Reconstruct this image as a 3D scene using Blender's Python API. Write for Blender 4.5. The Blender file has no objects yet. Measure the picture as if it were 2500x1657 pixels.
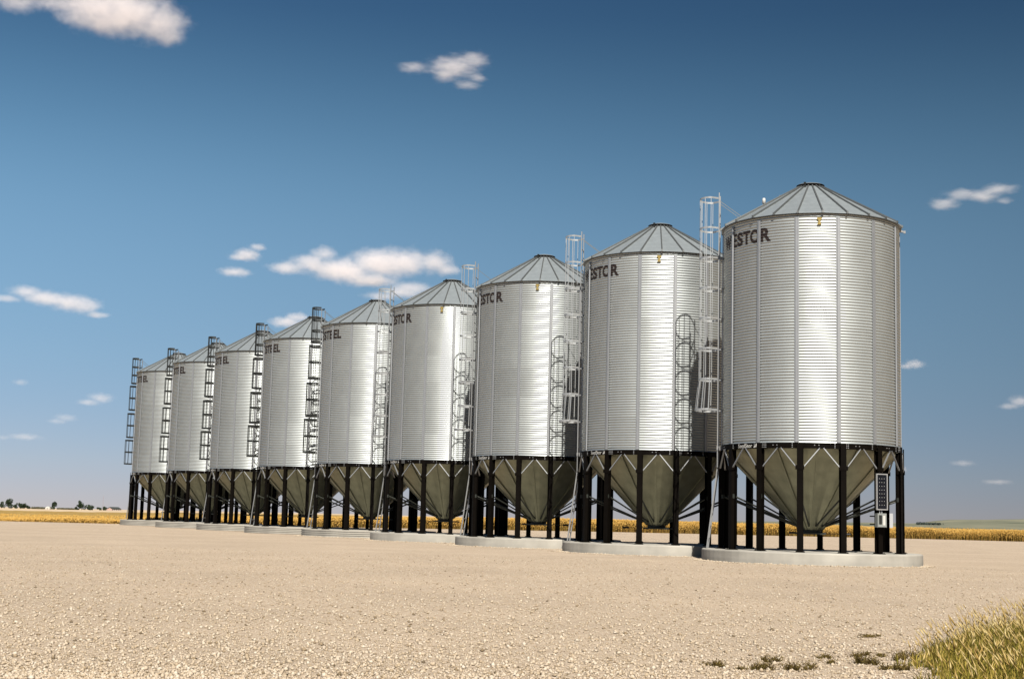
import bpy, bmesh, math, random
import numpy as np
from mathutils import Vector, Matrix

random.seed(7)
rng = np.random.default_rng(11)
R_ = math.radians
scene = bpy.context.scene
COL = scene.collection

# ---------------------------------------------------------------- camera
CAM_H = 0.90
pitch, roll = 0.12451, 0.02562
cp, sp, cr, sr = math.cos(pitch), math.sin(pitch), math.cos(roll), math.sin(roll)
rt0, up0, fw = Vector((1, 0, 0)), Vector((0, -sp, cp)), Vector((0, cp, sp))
rt, up = rt0 * cr + up0 * sr, up0 * cr - rt0 * sr
cam = bpy.data.objects.new('camera', bpy.data.cameras.new('camera'))
COL.objects.link(cam)
cam.data.sensor_width = 36.0
cam.data.lens = 50.0
cam.data.clip_start = 0.1
cam.data.clip_end = 30000
M = Matrix((rt, up, -fw)).transposed().to_4x4()
M.translation = Vector((0, 0, CAM_H))
cam.matrix_world = M
scene.camera = cam

# ---------------------------------------------------------------- sun and sky
SUN_EL, SUN_AZ = R_(46.5), R_(-84.0)          # azimuth counted from +X
sun = bpy.data.objects.new('sun', bpy.data.lights.new('sun', 'SUN'))
COL.objects.link(sun)
sun.data.energy = 4.2
sun.data.angle = R_(0.53)
sun.data.color = (1.0, 0.95, 0.87)
sd = Vector((math.cos(SUN_EL) * math.cos(SUN_AZ), math.cos(SUN_EL) * math.sin(SUN_AZ), math.sin(SUN_EL)))
sun.rotation_euler = sd.to_track_quat('Z', 'Y').to_euler()

world = bpy.data.worlds.new('World')
scene.world = world
world.use_nodes = True
wn, wl = world.node_tree.nodes, world.node_tree.links
wn.clear()
sky = wn.new('ShaderNodeTexSky')
sky.sky_type = 'NISHITA'
sky.sun_disc = False
sky.sun_elevation = SUN_EL
sky.sun_rotation = math.pi / 2 - SUN_AZ
sky.altitude = 900
sky.air_density = 1.0
sky.dust_density = 0.1
sky.ozone_density = 6.0
# deeper blue overhead and a greyer band low down, a little lighter towards the left
tcw = wn.new('ShaderNodeTexCoord')
sxyz = wn.new('ShaderNodeSeparateXYZ')
wl.new(tcw.outputs['Generated'], sxyz.inputs[0])
rampw = wn.new('ShaderNodeValToRGB')
rampw.color_ramp.interpolation = 'B_SPLINE'
ew = rampw.color_ramp.elements
ew[0].position, ew[0].color = 0.0, (0.54, 0.51, 0.645, 1)
ew[1].position, ew[1].color = 1.0, (0.14, 0.26, 0.38, 1)
for p_, c_ in ((0.03, (0.55, 0.51, 0.63)), (0.10, (0.66, 0.65, 0.63)), (0.19, (0.88, 0.91, 0.78)), (0.26, (0.70, 0.83, 0.72)), (0.34, (0.34, 0.49, 0.49)), (0.5, (0.21, 0.36, 0.49))):
    e_ = ew.new(p_)
    e_.color = (*c_, 1)
wl.new(sxyz.outputs['Z'], rampw.inputs['Fac'])
side = wn.new('ShaderNodeMath')
side.operation = 'MULTIPLY_ADD'
side.inputs[1].default_value = -0.52
side.inputs[2].default_value = 0.75
wl.new(sxyz.outputs['X'], side.inputs[0])
m1 = wn.new('ShaderNodeVectorMath')
m1.operation = 'MULTIPLY'
wl.new(sky.outputs[0], m1.inputs[0])
wl.new(rampw.outputs[0], m1.inputs[1])
gam = wn.new('ShaderNodeVectorMath')
gam.operation = 'SCALE'
wl.new(m1.outputs[0], gam.inputs[0])
wl.new(side.outputs[0], gam.inputs['Scale'])
bg = wn.new('ShaderNodeBackground')
bg.inputs['Strength'].default_value = 0.05
wo = wn.new('ShaderNodeOutputWorld')
wl.new(gam.outputs[0], bg.inputs['Color'])
wl.new(bg.outputs[0], wo.inputs['Surface'])

scene.view_settings.view_transform = 'Standard'
scene.view_settings.look = 'None'
scene.view_settings.gamma = 1
scene.view_settings.use_curve_mapping = False
scene.view_settings.exposure = 1.3
scene.cycles.volume_step_rate = 1.0
scene.cycles.volume_bounces = 10
scene.cycles.max_bounces = 12

# ---------------------------------------------------------------- helpers
class MB:
    """collects shapes, builds one mesh"""
    def __init__(self):
        self.v, self.f, self.m = [], [], []
    def add(self, vs, fs, mat=0):
        n = len(self.v)
        self.v += [tuple(x) for x in vs]
        self.f += [tuple(i + n for i in f) for f in fs]
        self.m += [mat] * len(fs)
    def box(self, c, s, rot=None, mat=0):
        hx, hy, hz = s[0] / 2, s[1] / 2, s[2] / 2
        vs = [Vector((x, y, z)) for x in (-hx, hx) for y in (-hy, hy) for z in (-hz, hz)]
        if rot is not None:
            vs = [rot @ v for v in vs]
        vs = [v + Vector(c) for v in vs]
        self.add(vs, [(0, 1, 3, 2), (4, 6, 7, 5), (0, 4, 5, 1), (2, 3, 7, 6), (0, 2, 6, 4), (1, 5, 7, 3)], mat)
    def bar(self, p0, p1, w, h, upv=(0, 0, 1), mat=0):
        p0, p1 = Vector(p0), Vector(p1)
        d = (p1 - p0).normalized()
        x = d.cross(Vector(upv))
        if x.length < 1e-4:
            x = d.cross(Vector((1, 0, 0)))
        x.normalize()
        y = x.cross(d)
        vs = []
        for p in (p0, p1):
            for a, b in ((-1, -1), (1, -1), (1, 1), (-1, 1)):
                vs.append(p + x * a * w / 2 + y * b * h / 2)
        self.add(vs, [(0, 3, 2, 1), (4, 5, 6, 7), (0, 1, 5, 4), (1, 2, 6, 5), (2, 3, 7, 6), (3, 0, 4, 7)], mat)
    def tube(self, p0, p1, r, n=8, r1=None, mat=0):
        p0, p1 = Vector(p0), Vector(p1)
        r1 = r if r1 is None else r1
        d = (p1 - p0).normalized()
        x = d.orthogonal().normalized()
        y = d.cross(x)
        vs = []
        for p, rr in ((p0, r), (p1, r1)):
            for k in range(n):
                a = 2 * math.pi * k / n
                vs.append(p + (x * math.cos(a) + y * math.sin(a)) * rr)
        fs = [(k, (k + 1) % n, n + (k + 1) % n, n + k) for k in range(n)]
        fs += [tuple(range(n - 1, -1, -1)), tuple(range(n, 2 * n))]
        self.add(vs, fs, mat)
    def lathe(self, prof, n=48, a0=0.0, a1=2 * math.pi, mat=0):
        closed = abs(a1 - a0 - 2 * math.pi) < 1e-6
        cols = n if closed else n + 1
        vs = []
        for k in range(cols):
            a = a0 + (a1 - a0) * k / n
            for r, z in prof:
                vs.append((r * math.cos(a), r * math.sin(a), z))
        m = len(prof)
        fs = []
        for k in range(n):
            k2 = (k + 1) % cols
            for j in range(m - 1):
                fs.append((k * m + j, k2 * m + j, k2 * m + j + 1, k * m + j + 1))
        self.add(vs, fs, mat)
    def mesh(self, name, mats, smooth=False):
        me = bpy.data.meshes.new(name)
        me.from_pydata(self.v, [], self.f)
        for m in (mats if isinstance(mats, (list, tuple)) else [mats]):
            me.materials.append(m)
        if any(self.m):
            me.polygons.foreach_set('material_index', self.m)
        if smooth:
            me.polygons.foreach_set('use_smooth', [True] * len(self.f))
        me.update()
        return me

def np_mesh(name, verts, faces, mats, mat_idx=None, smooth=False):
    """verts (N,3), faces (M,k) arrays"""
    me = bpy.data.meshes.new(name)
    n, k = faces.shape
    me.vertices.add(len(verts))
    me.vertices.foreach_set('co', np.asarray(verts, np.float32).ravel())
    me.loops.add(n * k)
    me.loops.foreach_set('vertex_index', faces.astype(np.int32).ravel())
    me.polygons.add(n)
    me.polygons.foreach_set('loop_start', np.arange(0, n * k, k, dtype=np.int32))
    try:
        me.polygons.foreach_set('loop_total', np.full(n, k, np.int32))
    except Exception:
        pass
    for m in (mats if isinstance(mats, (list, tuple)) else [mats]):
        me.materials.append(m)
    if mat_idx is not None:
        me.polygons.foreach_set('material_index', np.asarray(mat_idx, np.int32))
    if smooth:
        me.polygons.foreach_set('use_smooth', np.ones(n, bool))
    me.update(calc_edges=True)
    me.validate()
    return me

def put(name, mesh, parent=None, loc=(0, 0, 0), rz=0.0):
    o = bpy.data.objects.new(name, mesh)
    COL.objects.link(o)
    o.parent = parent
    o.location = loc
    o.rotation_euler = (0, 0, rz)
    return o

def tag(o, label=None, cat=None, group=None, kind=None):
    if label: o['label'] = label
    if cat: o['category'] = cat
    if group: o['group'] = group
    if kind: o['kind'] = kind
    return o

# ---------------------------------------------------------------- materials
ALB = 0.5
def mat(name, col, rough=0.5, metal=0.0, noise=None, bump=None, spec=0.5, rnd=0.0, coord='Object'):
    """principled material; noise=(scale, amount, detail) varies the colour, bump=(scale, strength, distance)"""
    col = tuple(c * ALB for c in col)
    m = bpy.data.materials.new(name)
    m.use_nodes = True
    nt = m.node_tree
    b = nt.nodes['Principled BSDF']
    b.inputs['Base Color'].default_value = (*col, 1)
    b.inputs['Roughness'].default_value = rough
    b.inputs['Metallic'].default_value = metal
    b.inputs['Specular IOR Level'].default_value = spec
    tc = nt.nodes.new('ShaderNodeTexCoord')
    last = None
    if noise or rnd:
        mul = nt.nodes.new('ShaderNodeMix')
        mul.data_type = 'RGBA'
        mul.blend_type = 'MULTIPLY'
        mul.inputs['Factor'].default_value = 1
        mul.inputs['A'].default_value = (*col, 1)
        val = None
        if noise:
            n = nt.nodes.new('ShaderNodeTexNoise')
            n.inputs['Scale'].default_value = noise[0]
            n.inputs['Detail'].default_value = noise[2] if len(noise) > 2 else 4
            nt.links.new(tc.outputs[coord], n.inputs['Vector'])
            mr = nt.nodes.new('ShaderNodeMapRange')
            mr.inputs['From Min'].default_value = 0.3
            mr.inputs['From Max'].default_value = 0.7
            mr.inputs['To Min'].default_value = 1 - noise[1]
            mr.inputs['To Max'].default_value = 1 + noise[1]
            nt.links.new(n.outputs['Fac'], mr.inputs['Value'])
            val = mr.outputs[0]
        if rnd:
            oi = nt.nodes.new('ShaderNodeObjectInfo')
            mr2 = nt.nodes.new('ShaderNodeMapRange')
            mr2.inputs['To Min'].default_value = 1 - rnd
            mr2.inputs['To Max'].default_value = 1 + rnd
            nt.links.new(oi.outputs['Random'], mr2.inputs['Value'])
            if val is None:
                val = mr2.outputs[0]
            else:
                mm = nt.nodes.new('ShaderNodeMath')
                mm.operation = 'MULTIPLY'
                nt.links.new(val, mm.inputs[0]); nt.links.new(mr2.outputs[0], mm.inputs[1])
                val = mm.outputs[0]
        cc = nt.nodes.new('ShaderNodeCombineColor')
        for i in range(3):
            nt.links.new(val, cc.inputs[i])
        nt.links.new(cc.outputs[0], mul.inputs['B'])
        nt.links.new(mul.outputs['Result'], b.inputs['Base Color'])
    if bump:
        n = nt.nodes.new('ShaderNodeTexNoise')
        n.inputs['Scale'].default_value = bump[0]
        n.inputs['Detail'].default_value = 5
        nt.links.new(tc.outputs[coord], n.inputs['Vector'])
        bp = nt.nodes.new('ShaderNodeBump')
        bp.inputs['Strength'].default_value = bump[1]
        bp.inputs['Distance'].default_value = bump[2]
        nt.links.new(n.outputs['Fac'], bp.inputs['Height'])
        nt.links.new(bp.outputs[0], b.inputs['Normal'])
    return m

def ramp_mat(name, stops, rough=0.9, scale=5.0, detail=6, island=False, spec=0.2, bump=None, stretch=None, trans=0.0):
    """colour ramp driven by noise, or by a random value per connected piece"""
    stops = [(p, tuple(c * ALB for c in col)) for p, col in stops]
    m = bpy.data.materials.new(name)
    m.use_nodes = True
    nt = m.node_tree
    b = nt.nodes['Principled BSDF']
    b.inputs['Roughness'].default_value = rough
    b.inputs['Specular IOR Level'].default_value = spec
    cr_ = nt.nodes.new('ShaderNodeValToRGB')
    el = cr_.color_ramp.elements
    while len(el) > 1:
        el.remove(el[0])
    el[0].position, el[0].color = stops[0][0], (*stops[0][1], 1)
    for p, c in stops[1:]:
        e = el.new(p)
        e.color = (*c, 1)
    tc = nt.nodes.new('ShaderNodeTexCoord')
    vec = tc.outputs['Object']
    if stretch:
        mp = nt.nodes.new('ShaderNodeMapping')
        mp.inputs['Scale'].default_value = stretch
        nt.links.new(vec, mp.inputs['Vector'])
        vec = mp.outputs[0]
    if island:
        g = nt.nodes.new('ShaderNodeNewGeometry')
        nt.links.new(g.outputs['Random Per Island'], cr_.inputs['Fac'])
    else:
        n = nt.nodes.new('ShaderNodeTexNoise')
        n.inputs['Scale'].default_value = scale
        n.inputs['Detail'].default_value = detail
        n.inputs['Roughness'].default_value = 0.6
        nt.links.new(vec, n.inputs['Vector'])
        nt.links.new(n.outputs['Fac'], cr_.inputs['Fac'])
    nt.links.new(cr_.outputs[0], b.inputs['Base Color'])
    if bump:
        n2 = nt.nodes.new('ShaderNodeTexNoise')
        n2.inputs['Scale'].default_value = bump[0]
        n2.inputs['Detail'].default_value = 6
        nt.links.new(vec, n2.inputs['Vector'])
        bp = nt.nodes.new('ShaderNodeBump')
        bp.inputs['Strength'].default_value = bump[1]
        bp.inputs['Distance'].default_value = bump[2]
        nt.links.new(n2.outputs['Fac'], bp.inputs['Height'])
        nt.links.new(bp.outputs[0], b.inputs['Normal'])
    if trans:
        b.inputs['Transmission Weight'].default_value = 0
        tr = nt.nodes.new('ShaderNodeBsdfTranslucent')
        mx = nt.nodes.new('ShaderNodeMixShader')
        mx.inputs['Fac'].default_value = trans
        nt.links.new(cr_.outputs[0], tr.inputs['Color'])
        nt.links.new(b.outputs[0], mx.inputs[1]); nt.links.new(tr.outputs[0], mx.inputs[2])
        nt.links.new(mx.outputs[0], nt.nodes['Material Output'].inputs['Surface'])
    return m

M_wall = mat('galvanised_wall', (0.665, 0.705, 0.695), 0.43, 0.68, noise=(2.2, 0.05, 5), rnd=0.08)
_nt = M_wall.node_tree
_tc = next(n for n in _nt.nodes if n.type == 'TEX_COORD')
_sx = _nt.nodes.new('ShaderNodeSeparateXYZ'); _nt.links.new(_tc.outputs['Object'], _sx.inputs[0])
_dv = _nt.nodes.new('ShaderNodeMath'); _dv.operation = 'DIVIDE'; _dv.inputs[1].default_value = 0.0688 * 13
_sb = _nt.nodes.new('ShaderNodeMath'); _sb.operation = 'SUBTRACT'; _sb.inputs[1].default_value = 2.505
_nt.links.new(_sx.outputs['Z'], _sb.inputs[0]); _nt.links.new(_sb.outputs[0], _dv.inputs[0])
_fl = _nt.nodes.new('ShaderNodeMath'); _fl.operation = 'FLOOR'; _nt.links.new(_dv.outputs[0], _fl.inputs[0])
_oi = _nt.nodes.new('ShaderNodeObjectInfo')
_cx = _nt.nodes.new('ShaderNodeCombineXYZ')
_nt.links.new(_fl.outputs[0], _cx.inputs['X']); _nt.links.new(_oi.outputs['Random'], _cx.inputs['Y'])
_wn = _nt.nodes.new('ShaderNodeTexWhiteNoise'); _nt.links.new(_cx.outputs[0], _wn.inputs['Vector'])
_mr = _nt.nodes.new('ShaderNodeMapRange'); _mr.inputs['To Min'].default_value = 0.38; _mr.inputs['To Max'].default_value = 0.48
_nt.links.new(_wn.outputs['Value'], _mr.inputs['Value'])
_nt.links.new(_mr.outputs[0], _nt.nodes['Principled BSDF'].inputs['Roughness'])
M_stiff = mat('galvanised_channel', (0.50, 0.51, 0.52), 0.5, 0.6, noise=(6, 0.05))
M_roof = mat('galvanised_roof', (0.52, 0.575, 0.59), 0.5, 0.6, noise=(7, 0.07, 6), rnd=0.05, bump=(9, 0.12, 0.01))
M_rib = mat('galvanised_rib', (0.30, 0.31, 0.30), 0.5, 0.8)
M_hopper = mat('hopper_steel', (0.52, 0.52, 0.37), 0.42, 0.78, noise=(3.5, 0.16, 6), rnd=0.08, bump=(4, 0.1, 0.02))
M_black = mat('black_paint_and_lid_shade', (0.006, 0.0045, 0.0032), 0.6, 0.0, noise=(5, 0.25), spec=0.04)
M_hard = mat('galvanised_hardware', (0.46, 0.46, 0.45), 0.48, 0.6, noise=(9, 0.06))
M_cage = mat('galvanised_cage', (0.66, 0.67, 0.66), 0.45, 0.5, noise=(9, 0.06))
M_strut = mat('dull_strut', (0.05, 0.055, 0.045), 0.55, 0.4)
M_dark = mat('dark_ladder_paint', (0.010, 0.012, 0.009), 0.6, 0.0)
M_text = mat('dark_lettering', (0.022, 0.010, 0.008), 0.6)
M_white = mat('white_lettering', (0.80, 0.78, 0.72), 0.6)
M_conc = mat('concrete', (0.52, 0.49, 0.425), 0.9, noise=(1.3, 0.2, 9), bump=(30, 0.25, 0.01), spec=0.2)
M_brass = mat('brass_hook', (0.42, 0.30, 0.07), 0.5, 0.3)
M_cell = mat('solar_cell', (0.006, 0.007, 0.012), 0.25, 0.0, rnd=0.3)
M_alu = mat('aluminium', (0.75, 0.75, 0.74), 0.4, 0.6)
M_grey = mat('grey_enclosure', (0.34, 0.36, 0.34), 0.6)
M_pale = mat('pale_plastic', (0.62, 0.63, 0.64), 0.6)

# ---------------------------------------------------------------- terrain
def sm(a, b, x):
    t = np.clip((x - a) / (b - a), 0, 1)
    return t * t * (3 - 2 * t)

EDGE = np.array([(-140, 66), (-60, 74), (-26.5, 79.5), (-21.9, 80.5), (-10.8, 94), (8.1, 112), (36.9, 122), (60, 117), (110, 108), (220, 95)], float)
def edge_y(x):
    return np.interp(x, EDGE[:, 0], EDGE[:, 1])
def terrain(x, y):
    """height of the field ground beyond the gravel yard"""
    x = np.asarray(x, float); y = np.asarray(y, float)
    d = np.hypot(x, y)
    t = x / np.maximum(y, 1.0)
    left = 1 - sm(-0.34, -0.10, t)
    beyond = y - edge_y(x)
    z = -0.06 - 0.36 * left * sm(-1.0, 0.8, beyond) - left * sm(0, 60, beyond) * (0.0019 * np.clip(d - 90, 0, 270) + 0.00140 * np.maximum(d - 360, 0))
    z = z - 0.00025 * np.maximum(d - 200, 0) * (1 - left)
    return z

# ground sheet to the horizon (polar grid)
rs = np.concatenate([np.linspace(2, 60, 12), np.linspace(66, 160, 40), np.geomspace(170, 9000, 60)])
th = np.linspace(R_(-20), R_(200), 221)
RR, TT = np.meshgrid(rs, th, indexing='ij')
X, Y = RR * np.cos(TT), RR * np.sin(TT)
Z = terrain(X, Y)
nr, na = len(rs), len(th)
idx = np.arange(nr * na).reshape(nr, na)
F = np.stack([idx[:-1, :-1], idx[1:, :-1], idx[1:, 1:], idx[:-1, 1:]], -1).reshape(-1, 4)
M_field = ramp_mat('stubble_ground', [(0.35, (0.66, 0.48, 0.29)), (0.5, (0.80, 0.61, 0.40)), (0.65, (0.70, 0.56, 0.38))], 0.95, 0.02, 8)
tag(put('ground', np_mesh('ground', np.stack([X, Y, Z], -1).reshape(-1, 3), F, M_field, smooth=True)), kind='structure')

# gravel yard: sheet a few cm above the ground sheet, with very slight undulation
gx = np.linspace(-140, 220, 181)
fr = np.concatenate([np.linspace(0, 0.3, 50), np.linspace(0.31, 1, 60)])
GX, FR = np.meshgrid(gx, fr, indexing='ij')
GY = -14 + FR * (edge_y(GX) + 14) + 0.25 * np.sin(GX * 0.9) * FR
GZ = np.zeros_like(GX)
n1, n2 = GX.shape
idx = np.arange(n1 * n2).reshape(n1, n2)
F = np.stack([idx[:-1, :-1], idx[1:, :-1], idx[1:, 1:], idx[:-1, 1:]], -1).reshape(-1, 4)

def gravel_material():
    m = bpy.data.materials.new('gravel')
    m.use_nodes = True
    nt = m.node_tree
    L = nt.links
    b = nt.nodes['Principled BSDF']
    b.inputs['Roughness'].default_value = 0.95
    b.inputs['Specular IOR Level'].default_value = 0.15
    tc = nt.nodes.new('ShaderNodeTexCoord')
    vor = nt.nodes.new('ShaderNodeTexVoronoi')
    vor.inputs['Scale'].default_value = 55
    L.new(tc.outputs['Object'], vor.inputs['Vector'])
    sep = nt.nodes.new('ShaderNodeSeparateColor')
    L.new(vor.outputs['Color'], sep.inputs[0])
    r1 = nt.nodes.new('ShaderNodeValToRGB')
    el = r1.color_ramp.elements
    el[0].position, el[0].color = 0.0, (0.50, 0.395, 0.27, 1)
    el[1].position, el[1].color = 1.0, (0.82, 0.69, 0.53, 1)
    for p_, c_ in ((0.25, (0.62, 0.485, 0.345)), (0.6, (0.705, 0.555, 0.41)), (0.85, (0.755, 0.61, 0.465))):
        e = el.new(p_); e.color = (*c_, 1)
    L.new(sep.outputs[0], r1.inputs['Fac'])
    # large soft patches, ruts
    n = nt.nodes.new('ShaderNodeTexNoise')
    n.inputs['Scale'].default_value = 0.35
    n.inputs['Detail'].default_value = 6
    L.new(tc.outputs['Object'], n.inputs['Vector'])
    mr = nt.nodes.new('ShaderNodeMapRange')
    mr.inputs['From Min'].default_value = 0.3; mr.inputs['From Max'].default_value = 0.7
    mr.inputs['To Min'].default_value = 0.90; mr.inputs['To Max'].default_value = 1.08
    L.new(n.outputs['Fac'], mr.inputs['Value'])
    n3 = nt.nodes.new('ShaderNodeTexNoise')
    n3.inputs['Scale'].default_value = 7
    n3.inputs['Detail'].default_value = 10
    n3.inputs['Roughness'].default_value = 0.85
    L.new(tc.outputs['Object'], n3.inputs['Vector'])
    mr3 = nt.nodes.new('ShaderNodeMapRange')
    mr3.inputs['From Min'].default_value = 0.3; mr3.inputs['From Max'].default_value = 0.7
    mr3.inputs['To Min'].default_value = 0.77; mr3.inputs['To Max'].default_value = 1.20
    L.new(n3.outputs['Fac'], mr3.inputs['Value'])
    mm = nt.nodes.new('ShaderNodeMath'); mm.operation = 'MULTIPLY'
    L.new(mr.outputs[0], mm.inputs[0]); L.new(mr3.outputs[0], mm.inputs[1])
    vm = nt.nodes.new('ShaderNodeVectorMath'); vm.operation = 'SCALE'
    mm.operation = 'MULTIPLY'
    half = nt.nodes.new('ShaderNodeVectorMath'); half.operation = 'SCALE'
    half.inputs['Scale'].default_value = ALB
    L.new(r1.outputs[0], half.inputs[0])
    L.new(half.outputs[0], vm.inputs[0]); L.new(mm.outputs[0], vm.inputs['Scale'])
    L.new(vm.outputs[0], b.inputs['Base Color'])
    bp = nt.nodes.new('ShaderNodeBump')
    bp.inputs['Strength'].default_value = 0.7
    bp.inputs['Distance'].default_value = 0.02
    inv = nt.nodes.new('ShaderNodeMath'); inv.operation = 'SUBTRACT'
    inv.inputs[0].default_value = 1
    L.new(vor.outputs['Distance'], inv.inputs[1])
    L.new(inv.outputs[0], bp.inputs['Height'])
    L.new(bp.outputs[0], b.inputs['Normal'])
    return m
M_gravel = gravel_material()
tag(put('gravel_yard', np_mesh('gravel_yard', np.stack([GX, GY, GZ], -1).reshape(-1, 3), F, M_gravel, smooth=True)), kind='structure')

# hill on the right, far off
hx = np.linspace(150, 2600, 150)
hy = np.linspace(2000, 5200, 50)
HX, HY = np.meshgrid(hx, hy, indexing='ij')
tt = HX / HY
prof = np.interp(tt, [0.05, 0.12, 0.19, 0.246, 0.286, 0.298, 0.309, 0.332, 0.36, 0.45, 0.6, 0.8], [0, 2.5, 7, 10, 11, 17, 21, 24, 27, 32, 30, 20])
wav = 1.2 * np.sin(HX * 0.012) * np.sin(HY * 0.006 + 1) + 0.8 * np.sin(HX * 0.031 + HY * 0.004)
HZ = -2 + (prof + wav) * (HY / 3300) * sm(2000, 3300, HY) + 0.9
HZ -= (1 - sm(2000, 2100, HY)) * 6
n1, n2 = HX.shape
idx = np.arange(n1 * n2).reshape(n1, n2)
F = np.stack([idx[:-1, :-1], idx[1:, :-1], idx[1:, 1:], idx[:-1, 1:]], -1).reshape(-1, 4)
M_hill = ramp_mat('dry_pasture', [(0.34, (0.13, 0.145, 0.095)), (0.48, (0.235, 0.235, 0.16)), (0.62, (0.31, 0.295, 0.20))], 1.0, 0.006, 8, stretch=(1, 0.5, 4))
tag(put('hill', np_mesh('hill', np.stack([HX, HY, HZ], -1).reshape(-1, 3), F, M_hill, smooth=True)), kind='structure')

# ---------------------------------------------------------------- the grain bins
RAD = 2.13
NS = 14
STEP = 2 * math.pi / NS
PHI0 = R_(-84.7)
Z_LEG, Z_RING0, Z_WALL0, Z_WALL1 = 0.0, 2.37, 2.505, 7.86
PITCH = 0.0688
def corr(z):
    return RAD + 0.0100 * math.cos(2 * math.pi * (z - Z_WALL0) / PITCH)

# wall panel: one corrugated sheet between two stiffeners, with thickness
mb = MB()
rows = [Z_WALL0 + i * PITCH / 8 for i in range(int((Z_WALL1 - Z_WALL0) / PITCH * 8) + 1)]
nc = 6
hs = STEP / 2 - 0.0006
for s in range(nc + 1):
    a = -hs + 2 * hs * s / nc
    for z in rows:
        r = corr(z)
        mb.v.append((r * math.cos(a), r * math.sin(a), z))
m_ = len(rows)
for s in range(nc):
    for j in range(m_ - 1):
        mb.f.append((s * m_ + j, (s + 1) * m_ + j, (s + 1) * m_ + j + 1, s * m_ + j + 1)); mb.m.append(0)
ME_wall = mb.mesh('wall_panel', M_wall, True)

# stiffener: hat channel with flanges
mb = MB()
r0 = RAD + 0.011
pf = [(r0, -0.050), (r0 + 0.004, -0.050), (r0 + 0.005, -0.031), (r0 + 0.024, -0.026), (r0 + 0.024, 0.026), (r0 + 0.005, 0.031), (r0 + 0.004, 0.050), (r0, 0.050)]
z0, z1 = Z_WALL0 + 0.002, Z_WALL1 - 0.07
n = len(pf)
mb.add([(x, y, z0) for x, y in pf] + [(x, y, z1) for x, y in pf],
       [(k, (k + 1) % n, n + (k + 1) % n, n + k) for k in range(n)] + [tuple(range(n, 2 * n)), tuple(range(n - 1, -1, -1))])
ME_stiff = mb.mesh('stiffener', M_stiff)

# roof
EAVE_R, EAVE_Z, CAP_R, CAP_Z = 2.205, 7.885, 0.32, 8.965
NR = 24
RSTEP = 2 * math.pi / NR
RPHI = R_(-94.5)
slope = (CAP_Z - EAVE_Z) / (EAVE_R - CAP_R)
def roof_z(r):
    return EAVE_Z + (EAVE_R - r) * slope
mb = MB()
hr = RSTEP / 2 - 0.0008
nrw = 14
for j in range(nrw + 1):
    r = EAVE_R + (CAP_R - EAVE_R) * j / nrw
    for s in range(5):
        a = -hr + 2 * hr * s / 4
        # flat between ribs, with faint pressed steps across the sheet
        rr = r * math.cos(hr) / math.cos(a)
        mb.v.append((rr * math.cos(a), rr * math.sin(a), roof_z(r) + (0.004 if j % 2 else 0)))
for j in range(nrw):
    for s in range(4):
        mb.f.append((j * 5 + s, j * 5 + s + 1, (j + 1) * 5 + s + 1, (j + 1) * 5 + s)); mb.m.append(0)
# drip lip
base = len(mb.v)
for s in range(5):
    a = -hr + 2 * hr * s / 4
    rr = EAVE_R * math.cos(hr) / math.cos(a)
    mb.v.append((rr * math.cos(a), rr * math.sin(a), EAVE_Z - 0.010))
for s in range(4):
    mb.f.append((base + s, base + s + 1, s + 1, s)); mb.m.append(0)
ME_roofp = mb.mesh('roof_panel', M_roof)
mb = MB()
mb.bar((EAVE_R + 0.012, 0, roof_z(EAVE_R) + 0.012), (CAP_R + 0.02, 0, roof_z(CAP_R + 0.02) + 0.012), 0.03, 0.045)
mb.box((EAVE_R + 0.008, 0, EAVE_Z + 0.012), (0.035, 0.045, 0.06))
ME_rib = mb.mesh('roof_rib', M_rib)
# closed underside of the eave
mb = MB()
mb.lathe([(RAD - 0.02, Z_WALL1 + 0.004), (EAVE_R - 0.012, EAVE_Z - 0.02)], 84)
ME_soffit = mb.mesh('eave_flashing', M_stiff, True)
# collar and lid
mb = MB()
mb.lathe([(0.30, CAP_Z - 0.02), (0.30, CAP_Z + 0.055)], 40)
ME_collar = mb.mesh('roof_collar', M_black, True)
mb = MB()
mb.lathe([(0.305, CAP_Z + 0.02), (0.345, CAP_Z + 0.02), (0.345, CAP_Z + 0.062)], 40)  # skirt and underside coloured black for the shade beneath the lid
mb.lathe([(0.345, CAP_Z + 0.062), (0.30, CAP_Z + 0.085), (0.18, CAP_Z + 0.115), (0.0, CAP_Z + 0.125)], 40, mat=1)
ME_lid = mb.mesh('roof_lid', [M_black, M_roof], False)
mb = MB()
mb.box((0.40, 0, CAP_Z + 0.00), (0.03, 0.05, 0.16))
mb.box((0.41, 0, CAP_Z - 0.07), (0.05, 0.12, 0.03))
mb.bar((0.33, 0, CAP_Z + 0.06), (0.43, 0, CAP_Z + 0.03), 0.04, 0.02)
ME_latch = mb.mesh('lid_latch', M_dark)

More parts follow.
